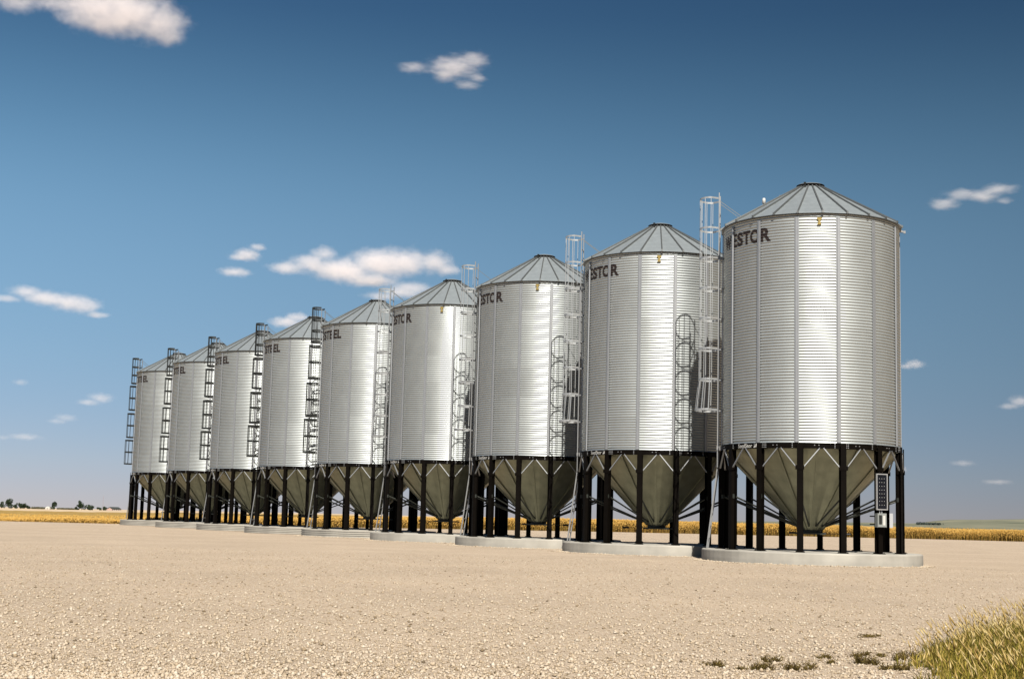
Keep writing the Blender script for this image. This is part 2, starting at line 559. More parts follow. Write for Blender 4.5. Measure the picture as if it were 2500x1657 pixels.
# ring beam: one black plate per bay, and bolts
mb = MB()
RR0 = RAD + 0.022
prof = [(RR0 - 0.03, Z_RING0), (RR0 + 0.03, Z_RING0), (RR0 + 0.03, Z_RING0 + 0.006), (RR0, Z_RING0 + 0.008), (RR0, Z_WALL0 - 0.010), (RR0 + 0.012, Z_WALL0 - 0.008), (RR0 + 0.012, Z_WALL0 - 0.002), (RR0 - 0.03, Z_WALL0 - 0.002)]
mb.lathe(prof, 4, -STEP / 2 + 0.0006, STEP / 2 - 0.0006)
ME_ring = mb.mesh('ring_plate', M_black)
mb = MB()
def bolt(a, z, r=RR0 + 0.004):
    c = Vector((r * math.cos(a), r * math.sin(a), z))
    mb.box(c, (0.016, 0.02, 0.016), Matrix.Rotation(a, 3, 'Z'))
for k in range(NS):
    a = PHI0 + k * STEP
    for i in (0, 1, 2):
        z = Z_RING0 + 0.028 + i * 0.04
        for da in (-0.045, 0.045):
            bolt(a + da, z)
        if k % 2 == 0:
            for q in (0, 1, 2):
                bolt(a + 0.065 + q * 0.019, z)
    for da in (0.19, 0.235):
        bolt(a + da, Z_RING0 + 0.075)
ME_bolts = mb.mesh('ring_bolt', M_alu)

# leg: I-section with base plate
mb = MB()
xl = RAD + 0.045
mb.box((xl + 0.045, 0, (Z_RING0 + 0.13) / 2 + 0.006), (0.009, 0.135, Z_RING0 + 0.13 - 0.012))
mb.box((xl - 0.075, 0, Z_RING0 / 2), (0.009, 0.135, Z_RING0 - 0.012))
mb.box((xl - 0.015, 0, Z_RING0 / 2), (0.1105, 0.009, Z_RING0 - 0.012))
mb.box((xl + 0.052, 0, 1.93), (0.02, 0.20, 0.10))
ME_leg = mb.mesh('leg', M_black)
mb = MB()
mb.box((xl - 0.01, 0, 0.006), (0.24, 0.20, 0.012))
for sx in (-0.08, 0.08):
    for sy in (-0.08, 0.08):
        mb.box((xl - 0.01 + sx, sy, 0.022), (0.022, 0.022, 0.02))
ME_foot = mb.mesh('base_plate', M_black)
def ring_pt(da, z, r=RR0):
    return (r * math.cos(da), r * math.sin(da), z)
ME_brace = []
for sg in (-1, 1):
    mb = MB()
    mb.bar((xl + 0.03, sg * 0.085, 1.945), ring_pt(sg * 0.205, Z_RING0 + 0.012, RR0 + 0.02), 0.022, 0.012, upv=(1, 0, 0))
    mb.bar((xl + 0.012, sg * 0.085, 1.945), ring_pt(sg * 0.205, Z_RING0 + 0.012, RR0 + 0.004), 0.008, 0.03, upv=(1, 0, 0))
    ME_brace.append(mb.mesh('leg_brace', M_stiff))
mb = MB()
mb.tube((xl - 0.07, 0, 1.26), (0.37, 0, 0.60), 0.021, 8)
mb.box((xl - 0.06, 0, 1.26), (0.08, 0.02, 0.10))
ME_strut = mb.mesh('hopper_strut', M_strut)

# hopper panels with lapped seams
HOP = [(2.12, Z_RING0 + 0.02), (1.6, 1.865), (1.1, 1.36), (0.65, 0.905), (0.27, 0.52)]
mb = MB()
hs2 = STEP / 2
for i, (r, z) in enumerate(HOP):
    for s in range(5):
        a = -hs2 - 0.01 + (2 * hs2 + 0.02) * s / 4
        lift = 0.008 * s / 4                       # one edge laps over the next panel
        mb.v.append(((r + lift) * math.cos(a), (r + lift) * math.sin(a), z - lift))
for i in range(len(HOP) - 1):
    for s in range(4):
        mb.f.append((i * 5 + s, (i + 1) * 5 + s, (i + 1) * 5 + s + 1, i * 5 + s + 1)); mb.m.append(0)
ME_hop = mb.mesh('hopper_panel', M_hopper, False)
mb = MB()
mb.bar((2.13, 0, Z_RING0 - 0.01), (0.29, 0, 0.515), 0.045, 0.016)
ME_seam = mb.mesh('hopper_seam', M_hopper)
# outlet collar and slide gate
mb = MB()
mb.lathe([(0.28, 0.535), (0.27, 0.52), (0.25, 0.50), (0.25, 0.45), (0.30, 0.448)], 32)
ME_coll = mb.mesh('outlet_collar', M_strut, True)
mb = MB()
mb.box((0, 0, 0.425), (0.62, 0.50, 0.012))
for sy in (-0.26, 0.26):
    mb.box((0, sy, 0.425), (0.66, 0.022, 0.045))
for sx in (-0.34, 0.34):
    mb.box((sx, 0, 0.425), (0.022, 0.542, 0.045))
ME_gate = mb.mesh('slide_gate', M_strut)
mb = MB()
mb.tube((0.351, 0, 0.428), (0.95, 0, 0.428), 0.010, 8)
mb.tube((0.78, 0, 0.428), (0.96, 0, 0.428), 0.028, 8)
mb.tube((-0.351, 0, 0.428), (-0.52, 0, 0.428), 0.024, 8)
ME_rod = mb.mesh('gate_rod', M_dark)

# lettering ------------------------------------------------------
def text_mesh(body, bold=0.0, shear=0.0):
    cu = bpy.data.curves.new('txt', 'FONT')
    cu.body = body
    cu.size = 1.0
    cu.offset = bold
    cu.shear = shear
    cu.space_character = 1.0
    o = bpy.data.objects.new('txt', cu)
    COL.objects.link(o)
    dg = bpy.context.evaluated_depsgraph_get()
    me = bpy.data.meshes.new_from_object(o.evaluated_get(dg))
    bpy.data.objects.remove(o)
    v = np.array([x.co[:] for x in me.vertices])
    return me, v
def wrap_text(body, right_az, left_az, keep, z0, z1, radius, material, bold=0.02, shear=0.0, fine=None, extra=None):
    """flat text wrapped round the bin; the last `keep` letters run from left_az to right_az"""
    _, vk = text_mesh(body[-keep:], bold, shear)
    me, v = text_mesh(body, bold, shear)
    rad = RAD if callable(radius) else radius
    span = (right_az - left_az) * rad
    sx = span / (vk[:, 0].max() - vk[:, 0].min())
    sz = (z1 - z0) / (v[:, 1].max() - v[:, 1].min())
    bm = bmesh.new()
    bm.from_mesh(me)
    x_r, y_b = v[:, 0].max(), v[:, 1].min()
    for q in bm.verts:
        q.co = Vector(((q.co.x - x_r) * sx, (q.co.y - y_b) * sz + z0, 0))
    if extra:
        for poly in extra:
            bm.faces.new([bm.verts.new((x, z, 0)) for x, z in poly])
    xs = [q.co.x for q in bm.verts]
    x = min(xs)
    while x < max(xs):
        x += 0.04
        bmesh.ops.bisect_plane(bm, geom=bm.verts[:] + bm.edges[:] + bm.faces[:], plane_co=(x, 0, 0), plane_no=(1, 0, 0))
    if fine:
        zs = [q.co.y for q in bm.verts]
        z, zt = min(zs), max(zs)
        while z < zt:
            z += fine
            bmesh.ops.bisect_plane(bm, geom=bm.verts[:] + bm.edges[:] + bm.faces[:], plane_co=(0, z, 0), plane_no=(0, 1, 0))
    for q in bm.verts:
        a = right_az + q.co.x / rad
        z = q.co.y
        r = (radius(z) if callable(radius) else radius) + 0.004
        q.co = Vector((r * math.cos(a), r * math.sin(a), z))
    bmesh.ops.recalc_face_normals(bm, faces=bm.faces[:])
    for f in bm.faces:
        c = f.calc_center_median()
        if f.normal.dot(Vector((c.x, c.y, 0))) < 0:
            f.normal_flip()
    out = bpy.data.meshes.new('lettering')
    bm.to_mesh(out)
    bm.free()
    out.materials.append(material)
    return out
def wrap_poly(poly, az0, radius, material):
    bm = bmesh.new()
    bm.faces.new([bm.verts.new(((radius + 0.004) * math.cos(az0 + x / radius), (radius + 0.004) * math.sin(az0 + x / radius), z)) for x, z in poly])
    f = list(bm.faces)[0]
    f.normal_update()
    c = f.calc_center_median()
    if f.normal.dot(Vector((c.x, c.y, 0))) < 0:
        f.normal_flip()
    me = bpy.data.meshes.new('logo_shape')
    bm.to_mesh(me)
    bm.free()
    me.materials.append(material)
    return me
def letters(spec, z0, z1):
    return [wrap_text(ch, R_(a1), R_(a0), 1, z0, z1, corr, M_text, bold=0.042, fine=PITCH / 8) for ch, a0, a1 in spec]
ME_westor = letters([('W', -176.0, -164.6), ('E', -163.7, -157.0), ('S', -156.6, -150.4), ('T', -150.2, -143.5), ('O', -143.6, -135.9), ('R', -135.2, -127.4)], 7.265, 7.60)
ME_steel = letters([('W', -177.5, -165.6), ('E', -164.4, -157.6), ('S', -156.2, -149.2), ('T', -148.8, -142.4), ('E', -141.9, -136.4), ('E', -135.0, -129.4), ('L', -128.9, -123.5)], 7.285, 7.635)
tri = [[(0.035, 2.395), (0.095, 2.455), (0.095, 2.395)], [(0.105, 2.40), (0.105, 2.47), (0.125, 2.495), (0.155, 2.455), (0.13, 2.435), (0.125, 2.40)], [(0.14, 2.42), (0.165, 2.445), (0.20, 2.395), (0.185, 2.395)]]
ME_seed = wrap_text('SeedStor', R_(-140.5), R_(-153.2), 8, 2.392, 2.487, RR0 + 0.002, M_white, bold=0.012)
ME_logo = [wrap_poly(p, R_(-140.5), RR0 + 0.002, M_white) for p in tri]

# ladder and cage (local x = outwards) --------------------------------
LX = RAD + 0.115
def build_ladder(silver):
    parts = []
    mb = MB()
    for sy in (-0.2, 0.2):
        mb.bar((LX, sy, 1.93), (LX, sy, 8.86 if silver else 8.70), 0.03, 0.024, upv=(1, 0, 0))
        mb.bar((LX - 0.005, sy, 1.97), (LX + 0.24, sy, 0.012), 0.03, 0.034, upv=(1, 0, 0))
    parts.append(('ladder', mb.mesh('ladder', M_hard)))
    subs = []
    mb = MB()
    mb.tube((0, -0.19, 0), (0, 0.19, 0), 0.013, 6)
    rung = mb.mesh('rung', M_hard)
    for i in range(28):
        z = 0.25 + 0.3 * i
        x = LX if z > 1.95 else LX + 0.24 * (1.95 - z) / 1.95
        subs.append(('rung', rung, (x, 0, z)))
    cm = M_cage if silver else M_dark
    def hoop_pts(depth, half, n=14):
        pts = [(LX + 0.02, -0.2)]
        for k in range(n + 1):
            a = -math.pi / 2 + math.pi * k / n
            pts.append((LX + depth - half * 0.9 + half * 0.9 * math.cos(a), half * math.sin(a)))
        pts.append((LX + 0.02, 0.2))
        return pts
    def hoop(depth, half, h=0.045):
        mb = MB()
        pts = hoop_pts(depth, half)
        for (xa, ya), (xb, yb) in zip(pts[:-1], pts[1:]):
            mb.bar((xa, ya, 0), (xb, yb, 0), 0.007, h)
        return mb.mesh('cage_hoop', cm)
    def bars(z0, d0, h0, z1, d1, h1, zm=None):
        out = []
        for k in range(7):
            a = -math.pi / 2 + math.pi * (k + 0.0) / 6
            p = []
            for d, h in ((d0, h0), (d1, h1)):
                p.append((LX + d - h * 0.9 + h * 0.9 * math.cos(a) - 0.008 * math.cos(a), h * math.sin(a) * 0.975))
            mb = MB()
            if zm:
                mb.bar((*p[0], z0), (*p[1], zm), 0.026, 0.012)
                mb.bar((*p[1], zm), (*p[1], z1), 0.026, 0.012)
            else:
                mb.bar((*p[0], z0), (*p[1], z1), 0.026 if silver else 0.034, 0.014)
            out.append(('cage_bar', mb.mesh('cage_bar', cm), (0, 0, 0)))
        return out
    if silver:
        zs = [8.72 - 0.7614 * i for i in range(8)]
        H1, H0 = hoop(0.50, 0.34), hoop(0.58, 0.40, 0.05)
        for i, z in enumerate(zs):
            subs.append(('cage_hoop', H0 if i == 7 else H1, (0, 0, z)))
        subs += bars(zs[7] - 0.02, 0.58, 0.40, zs[0] + 0.02, 0.50, 0.34, zm=zs[6])
        bz = zs[1:]
    else:
        secs = [(8.74, 7.38, 0.46, 0.31, (0, 0.34, 0.67, 1)), (7.21, 5.93, 0.52, 0.36, (0, 0.5, 1)), (5.71, 4.43, 0.56, 0.40, (0, 0.5, 1)), (4.26, 2.99, 0.60, 0.43, (0, 0.5, 1))]
        for zt, zb, d, h, fr_ in secs:
            H = hoop(d, h, 0.06)
            for f in fr_:
                subs.append(('cage_hoop', H, (0, 0, zt + (zb - zt) * f)))
            subs += bars(zb - 0.01, d, h, zt + 0.01, d, h)
        bz = [7.3, 5.8, 4.35, 3.0]
    mb = MB()
    for sy in (-0.2, 0.2):
        mb.bar((RAD + 0.008, sy, 0), (LX - 0.027, sy, 0), 0.03, 0.03)
    mb.bar((RAD + 0.02, -0.26, 0), (RAD + 0.02, 0.26, 0), 0.012, 0.05)
    br = mb.mesh('wall_bracket', M_hard)
    for z in bz:
        subs.append(('wall_bracket', br, (0, 0, z - 0.03)))
    mb = MB()
    mb.box((RAD + 0.085, 0, Z_RING0 + 0.07), (0.10, 0.46, 0.10))
    subs.append(('ring_bracket', mb.mesh('ring_bracket', M_hard), (0, 0, 0)))
    hd = []
    for sy in (-0.2, 0.2):
        mb = MB()
        mb.bar((LX, sy, 8.66), (1.66, sy, roof_z(1.66) + 0.02), 0.012, 0.014)
        subs.append(('top_stay', mb.mesh('top_stay', M_rib), (0, 0, 0)))
    return parts[0][1], subs
LAD = {True: build_ladder(True), False: build_ladder(False)}
LAD_AZ = R_(168)
mb = MB()
mb.bar((0, -0.14, 0.05), (0, 0.14, 0.05), 0.025, 0.025)
for sy in (-0.13, 0.13):
    mb.bar((0, sy, -0.01), (0, sy, 0.05), 0.02, 0.02, upv=(1, 0, 0))
ME_step = mb.mesh('roof_step', M_rib)
mb = MB()
mb.box((RAD + 0.035, 0, 7.74), (0.012, 0.11, 0.05))
mb.box((RAD + 0.035, 0.0, 7.665), (0.012, 0.05, 0.10))
mb.box((RAD + 0.035, 0.0, 7.61), (0.03, 0.09, 0.03))
ME_hook = mb.mesh('lifting_hook', M_brass)
mb = MB()
mb.bar((RAD + 0.02, 0, 7.83), (RAD + 0.12, 0, 7.80), 0.05, 0.04)
mb.box((RAD + 0.13, 0, 7.795), (0.05, 0.06, 0.06))
ME_lug = mb.mesh('eave_lug', M_hard)

PAD_TOP = 0.285
BINS = []
for i in range(9):
    BINS.append((7.367 - 3.19 * i, 34.814 + 5.3085 * i))
ORD = [
 'largest corrugated steel grain bin, marked ESTOR, with a solar panel on one leg',
 'steel grain bin marked ESTOR, directly behind the largest bin, shaded along its right side',
 'steel hopper bin marked ESTOR with silver ladder, third counted from the solar panel bin',
 'smallest-looking of the bins marked ESTOR, smooth concrete pad, beside the first bin marked STEEL',
 'steel bin marked STEEL with a dark ladder cage, next to the bins marked ESTOR',
 'steel bin marked STEEL, second of its lettering counted from the bins marked ESTOR',
 'middle one of the five steel hopper bins marked STEEL with dark caged ladders',
 'steel bin marked STEEL, last but one at the far end of the row',
 'farthest grain bin at the far end of the row, its dark ladder against the sky',
]
PADL = [
 'round smooth concrete pad under the largest grain bin with the solar panel',
 'round smooth concrete pad under the bin directly behind the largest one',
 'smooth concrete pad under the third bin counted from the solar panel',
 'smooth concrete pad nearest to the ribbed pads, under the last bin marked ESTOR',
 'ribbed concrete pad beside the smooth pads, under the first bin marked STEEL',
 'ribbed concrete pad under the second bin marked STEEL',
 'ribbed concrete pad under the middle bin of the five marked STEEL',
 'ribbed concrete pad under the last but one bin of the row',
 'farthest ribbed concrete pad under the bin at the far end of the row',
]
# pads
mb = MB()
PR = 2.62
mb.lathe([(0.001, PAD_TOP), (PR - 0.03, PAD_TOP), (PR - 0.008, PAD_TOP - 0.008), (PR, PAD_TOP - 0.03), (PR + 0.004, 0.1), (PR, -0.05)], 72)
ME_pad = mb.mesh('concrete_pad', M_conc)
mb = MB()
pr = [(0.001, PAD_TOP), (PR - 0.012, PAD_TOP), (PR, PAD_TOP - 0.01)]
z = PAD_TOP - 0.01
for k in range(4):
    pr += [(PR, z - 0.048), (PR - 0.035, z - 0.053), (PR - 0.035, z - 0.066), (PR, z - 0.071)]
    z -= 0.071
pr += [(PR, -0.05)]
mb.lathe(pr, 72)
ME_padr = mb.mesh('concrete_pad', M_conc)
for me in (ME_pad, ME_padr):
    me.polygons.foreach_set('use_smooth', [False] * len(me.polygons))

def make_bin(i):
    x, y = BINS[i]
    silver = i < 4
    pad = put('concrete_pad', ME_pad if silver else ME_padr, loc=(x, y, 0), rz=0.1 * i)
    tag(pad, PADL[i], 'concrete pad', 'concrete pads under the grain bins')
    b = put('grain_bin', None, loc=(x, y, PAD_TOP))
    tag(b, ORD[i], 'grain bin', 'hopper bottom grain bins in a row')
    for k in range(NS):
        a = PHI0 + k * STEP
        put('wall_panel', ME_wall, b, rz=a + STEP / 2)
        put('stiffener', ME_stiff, b, rz=a)
        put('ring_plate', ME_ring, b, rz=a + STEP / 2)
        al = a + R_(2.2)
        lg = put('leg', ME_leg, b, rz=al)
        put('base_plate', ME_foot, lg)
        for q in ME_brace:
            put('leg_brace', q, b, rz=al)
        put('hopper_strut', ME_strut, b, rz=al)
        put('hopper_panel', ME_hop, b, rz=a)
        put('hopper_seam', ME_seam, b, rz=a + STEP / 2)
    for k in range(NR):
        a = RPHI + k * RSTEP
        put('roof_panel', ME_roofp, b, rz=a + RSTEP / 2)
        put('roof_rib', ME_rib, b, rz=a)
    put('eave_flashing', ME_soffit, b)
    put('roof_collar', ME_collar, b)
    lid = put('roof_lid', ME_lid, b)
    put('lid_latch', ME_latch, lid, rz=R_(-122))
    tag(put('ring_bolt', ME_bolts, b), kind='stuff')
    put('outlet_collar', ME_coll, b)
    g = put('slide_gate', ME_gate, b, rz=R_(-190 if i % 2 else -10))
    put('gate_rod', ME_rod, g)
    for q in (ME_westor if silver else ME_steel):
        put('letter', q, b)
    put('lettering', ME_seed, b)
    for q in ME_logo:
        put('logo_shape', q, b)
    if silver:
        put('lifting_hook', ME_hook, b, rz=R_(-96.5))
    put('eave_lug', ME_lug, b, rz=R_(-14.5))
    lm, subs = LAD[silver]
    ld = put('ladder', lm, b, rz=LAD_AZ)
    for nm, me, loc in subs:
        put(nm, me, ld, loc)
    for k in range(5):
        r = 1.95 - 0.3 * k
        st = put('roof_step', ME_step, b, (r * math.cos(LAD_AZ), r * math.sin(LAD_AZ), roof_z(r)), LAD_AZ)
    return b
bins = [make_bin(i) for i in range(9)]

# white capped post on the nearest roof
mb = MB()
mb.tube((0, 0, 0), (0, 0, 0.16), 0.018, 10)
vent = put('vent_post', mb.mesh('vent_post', M_dark), bins[0], (-1.10, 0.35, roof_z(1.155) - 0.01))
mb = MB()
mb.lathe([(0.001, 0.30), (0.03, 0.29), (0.042, 0.26), (0.042, 0.15), (0.02, 0.145)], 16)
put('vent_cap', mb.mesh('vent_cap', M_white, True), vent)

# solar panel, control box and pale board on the legs of the nearest bin
bx, by = BINS[0]
def frame_at(name, az, r, z, face):
    o = put(name, None, loc=(bx + r * math.cos(az), by + r * math.sin(az), z), rz=face)
    return o
sp_ = frame_at('solar_panel', R_(-58.6), 2.325, 1.705, R_(-74))
tag(sp_, 'small upright black solar panel with pale frame, mounted on a leg of the largest bin', 'solar panel')
PW, PH = 0.29, 0.83
mb = MB()
mb.box((0.0, 0, 0), (0.02, PW - 0.04, PH - 0.04))
put('panel_backing', mb.mesh('panel_backing', M_black), sp_)
mb = MB()
for sy in (-1, 1):
    mb.box((0.006, sy * (PW / 2 - 0.012), 0), (0.04, 0.024, PH))
for sz in (-1, 1):
    mb.box((0.006, 0, sz * (PH / 2 - 0.012)), (0.04, PW - 0.049, 0.024))
put('panel_frame', mb.mesh('panel_frame', M_alu), sp_)
mb = MB()
mb.box((0, 0, 0), (0.004, 0.058, 0.082))
me_cell = mb.mesh('cell', M_cell)
mb = MB()
for r_ in range(9):
    for c_ in range(4):
        put('cell', me_cell, sp_, (0.0125, (c_ - 1.5) * 0.0615, (r_ - 4) * 0.0858))
mb = MB()
for r_ in range(1, 9):
    for c_ in range(1, 4):
        mb.box((0.0128, (c_ - 2) * 0.0615, (r_ - 4.5) * 0.0858), (0.004, 0.016, 0.016), Matrix.Rotation(R_(45), 3, 'X'))
tag(put('cell_corner', mb.mesh('cell_corner', M_alu), sp_), kind='stuff')
mb = MB()
for sz in (-0.25, 0.25):
    mb.box((-0.05, 0, sz), (0.08, 0.06, 0.04))
put('mounting_bracket', mb.mesh('mounting_bracket', M_dark), sp_)

cb = frame_at('control_box', R_(-58.8), 2.30, 1.055, R_(-74))
tag(cb, 'grey control box with a white label, below the solar panel on the same leg', 'control box')
mb = MB()
mb.box((0, 0, 0), (0.12, 0.23, 0.32))
put('box_body', mb.mesh('box_body', M_grey), cb)
mb = MB()
mb.box((0.066, 0, 0), (0.01, 0.215, 0.30))
put('box_door', mb.mesh('box_door', M_grey), cb)
mb = MB()
mb.box((0.074, 0.045, 0.0), (0.004, 0.055, 0.22))
put('white_label', mb.mesh('white_label', M_white), cb)
mb = MB()
mb.box((0.078, -0.05, 0.02), (0.014, 0.07, 0.20))
mb.box((0.083, -0.05, 0.08), (0.016, 0.05, 0.04))
put('gauge', mb.mesh('gauge', M_dark), cb)
mb = MB()
for sy in (-0.025, 0.03):
    mb.tube((0.0, sy, 0.158), (-0.01, sy, 0.24), 0.011, 8)
put('conduit', mb.mesh('conduit', M_alu), cb)

pb = put('sign_board', None, loc=(9.60, 36.25, 1.072), rz=R_(-104))
tag(pb, 'plain pale rectangular board behind the control box, fixed to a rear leg', 'board')
mb = MB()
mb.box((0, 0, 0), (0.012, 0.30, 0.36))
put('board_face', mb.mesh('board_face', M_pale), pb)
mb = MB()
mb.bar((-0.018, -0.42, 0.10), (-0.018, 0.10, 0.10), 0.02, 0.03)
mb.bar((-0.018, -0.42, -0.10), (-0.018, 0.10, -0.10), 0.02, 0.03)
put('board_bracket', mb.mesh('board_bracket', M_dark), pb)

# ---------------------------------------------------------------- blades (crop, grass, weeds)
def blades(base, height, lean, az, width, bend=0.4):
    """tapered two-segment blades: returns verts (N*5,3), quads/tri indices as two arrays"""
    n = len(base)
    d = np.stack([np.cos(az), np.sin(az), np.zeros(n)], -1)
    w = np.stack([-np.sin(az + 0.6), np.cos(az + 0.6), np.zeros(n)], -1) * (width / 2)[:, None]
    upv = np.array([0, 0, 1.0])
    p1 = base + d * (lean * 0.35)[:, None] + upv * (height * 0.55)[:, None]
    p2 = base + d * lean[:, None] + upv * (height * (1 - bend * 0.1))[:, None]
    V = np.stack([base - w, base + w, p1 + w * 0.8, p1 - w * 0.8, p2], 1)
    k = (np.arange(n) * 5)[:, None]
    T = np.concatenate([k + [0, 1, 2], k + [0, 2, 3], k + [3, 2, 4]], 1).reshape(-1, 3)
    return V.reshape(-1, 3), T, p2

def heads(p, h, w, az, lean):
    """seed heads: slim diamonds"""
    n = len(p)
    d = np.stack([np.cos(az) * lean, np.sin(az) * lean, np.ones(n)], -1)
    d /= np.linalg.norm(d, axis=1)[:, None]
    s = np.stack([-np.sin(az), np.cos(az), np.zeros(n)], -1) * (w / 2)[:, None]
    s2 = np.stack([np.cos(az), np.sin(az), np.zeros(n)], -1) * (w / 2)[:, None]
    a, m, e = p - d * (h * 0.2)[:, None], p + d * (h * 0.3)[:, None], p + d * h[:, None]
    V = np.stack([a, m - s, m + s, m - s2, m + s2, e], 1)
    k = (np.arange(n) * 6)[:, None]
    T = np.concatenate([k + [0, 2, 4], k + [0, 4, 1], k + [0, 1, 3], k + [0, 3, 2], k + [5, 4, 2], k + [5, 1, 4], k + [5, 3, 1], k + [5, 2, 3]], 1).reshape(-1, 3)
    return V.reshape(-1, 3), T

# crop strip behind the yard: stalks with golden heads near the edge, a bumpy canopy beyond
M_stalk = ramp_mat('crop_stalk', [(0.0, (0.18, 0.10, 0.02)), (0.5, (0.32, 0.185, 0.035)), (1.0, (0.21, 0.15, 0.03))], 0.9, island=True)
M_head = ramp_mat('crop_head', [(0.0, (0.60, 0.33, 0.065)), (0.5, (0.70, 0.41, 0.09)), (1.0, (0.78, 0.49, 0.14))], 0.8, island=True)
def crop_h(x):
    return 0.62 + 0.36 * sm(-18, 8, x)
N = 130000
cx_ = rng.uniform(-95, 95, N)
dep = rng.exponential(2.6, N)
far = rng.random(N) < 0.45
dep = np.where(far, rng.uniform(0, 40, N) ** 1.0, np.minimum(dep, 14)) + 0.25 + 0.35 * np.sin(cx_ * 1.7) * np.sin(cx_ * 0.63)
cy_ = edge_y(cx_) + dep
cz_ = terrain(cx_, cy_)
hh = crop_h(cx_) * rng.uniform(0.78, 1.10, N) * (0.92 + 0.08 * np.sin(cx_ * 0.8 + cy_ * 0.5))
hh *= np.clip(0.72 + dep * 0.35, 0, 1)
azr = rng.uniform(0, 2 * np.pi, N)
ln = rng.uniform(0.02, 0.22, N)
V1, T1, tip = blades(np.stack([cx_, cy_, cz_], -1), hh * 0.93, ln, azr, rng.uniform(0.03, 0.08, N))
V2, T2 = heads(tip, rng.uniform(0.10, 0.20, N), rng.uniform(0.03, 0.07, N), azr, rng.uniform(0, 0.7, N))
V3, T3 = heads(tip - np.array([0, 0, 1]) * (hh * rng.uniform(0.12, 0.5, N))[:, None] + rng.normal(0, 0.06, (N, 3)), rng.uniform(0.10, 0.18, N), rng.uniform(0.03, 0.06, N), azr + 1, rng.uniform(0, 1.0, N))
Vc = np.concatenate([V1, V2, V3]); Tc = np.concatenate([T1, T2 + len(V1), T3 + len(V1) + len(V2)])
mi = np.concatenate([np.zeros(len(T1)), np.ones(len(T2) + len(T3))]).astype(int)
o = put('crop', np_mesh('crop', Vc, Tc, [M_stalk, M_head], mi))
tag(o, 'golden ripening crop along the far edge of the gravel yard', 'crop', kind='stuff')
# canopy of the same crop seen from afar
M_canopy = ramp_mat('crop_canopy', [(0.32, (0.36, 0.225, 0.06)), (0.5, (0.49, 0.32, 0.09)), (0.68, (0.56, 0.385, 0.13))], 0.95, 0.9, 9, stretch=(1, 0.35, 1), bump=(2.2, 1.0, 0.4))
xs = np.linspace(-1, 1, 420)
ds = np.concatenate([np.linspace(1.6, 60, 90), np.geomspace(62, 270, 40)])
XS, DS = np.meshgrid(xs, ds, indexing='ij')
CX = XS * (100 + DS * 0.55)
CY = edge_y(CX) + DS
hcan = crop_h(CX) * 0.86 + rng.normal(0, 0.05, CX.shape)
CZ = terrain(CX, CY) + hcan
CZ[:, 0] = terrain(CX[:, 0], CY[:, 0])
n1, n2 = CX.shape
idx = np.arange(n1 * n2).reshape(n1, n2)
F = np.stack([idx[:-1, :-1], idx[1:, :-1], idx[1:, 1:], idx[:-1, 1:]], -1).reshape(-1, 4)
o = put('crop_field', np_mesh('crop_field', np.stack([CX, CY, CZ], -1).reshape(-1, 3), F, M_canopy))
tag(o, 'wide golden crop field reaching away behind the grain bins', 'crop field', kind='stuff')

# tall roadside grass, lower right corner
M_grass = ramp_mat('grass_blade', [(0.0, (0.12, 0.13, 0.016)), (0.35, (0.35, 0.31, 0.038)), (0.75, (0.60, 0.44, 0.085)), (1.0, (0.80, 0.58, 0.18))], 0.75, island=True, trans=0.25)
M_seed = ramp_mat('grass_seed_head', [(0.0, (0.55, 0.36, 0.10)), (0.6, (0.80, 0.58, 0.22)), (1.0, (0.95, 0.76, 0.36))], 0.8, island=True, trans=0.2)
def in_grass(x, y):
    """distance inside the ragged edge of the verge (positive = grass)"""
    e = np.interp(y, [3, 8.0, 9.3, 10.4, 11.6, 12.6, 13.4], [1.9, 2.45, 2.66, 3.02, 3.62, 4.30, 5.3])
    return x - e - 0.10 * np.sin(y * 5.1) - 0.07 * np.sin(y * 11.7 + 1)
N = 190000
x_ = rng.uniform(1.8, 6.5, N); y_ = rng.uniform(6.5, 13.6, N)
ins = in_grass(x_, y_)
clump = 0.5 + 0.5 * np.sin(x_ * 4.3 + 1.3 * np.sin(y_ * 2.1)) * np.sin(y_ * 3.7 + x_)
keep = (ins > 0) & (rng.random(N) < np.clip(0.25 + ins * 1.2, 0, 1) * (0.35 + 0.65 * clump))
x_, y_, ins, clump = x_[keep], y_[keep], ins[keep], clump[keep]
n = len(x_)
hg = rng.uniform(0.10, 0.30, n) * np.clip(0.45 + ins * 0.75, 0.3, 1) * (0.60 + 0.55 * clump)
az = rng.normal(R_(160), 1.6, n)
lean = hg * rng.uniform(0.1, 0.75, n)
V1, T1, tip = blades(np.stack([x_, y_, np.zeros(n) - 0.01], -1), hg, lean, az, rng.uniform(0.004, 0.011, n), 1.0)
sel = rng.random(n) < 0.07
xs_, ys_ = x_[sel], y_[sel]
ns_ = sel.sum()
hs_ = (hg[sel] * rng.uniform(1.05, 1.35, ns_) + 0.05)
azs = rng.normal(R_(150), 1.4, ns_)
lns = hs_ * rng.uniform(0.15, 0.5, ns_)
V2, T2, tip2 = blades(np.stack([xs_, ys_, np.zeros(ns_) - 0.01], -1), hs_, lns, azs, np.full(ns_, 0.004), 0.5)
V3, T3 = heads(tip2, rng.uniform(0.04, 0.09, ns_), rng.uniform(0.006, 0.013, ns_), azs, rng.uniform(0.4, 1.0, ns_))
Vg = np.concatenate([V1, V2, V3]); Tg = np.concatenate([T1, T2 + len(V1), T3 + len(V1) + len(V2)])
mi = np.concatenate([np.zeros(len(T1)), np.zeros(len(T2)), np.ones(len(T3))]).astype(int)
o = put('grass', np_mesh('grass', Vg, Tg, [M_grass, M_seed], mi))
tag(o, 'tall green and straw coloured grass with seed heads beside the gravel', 'grass', kind='stuff')

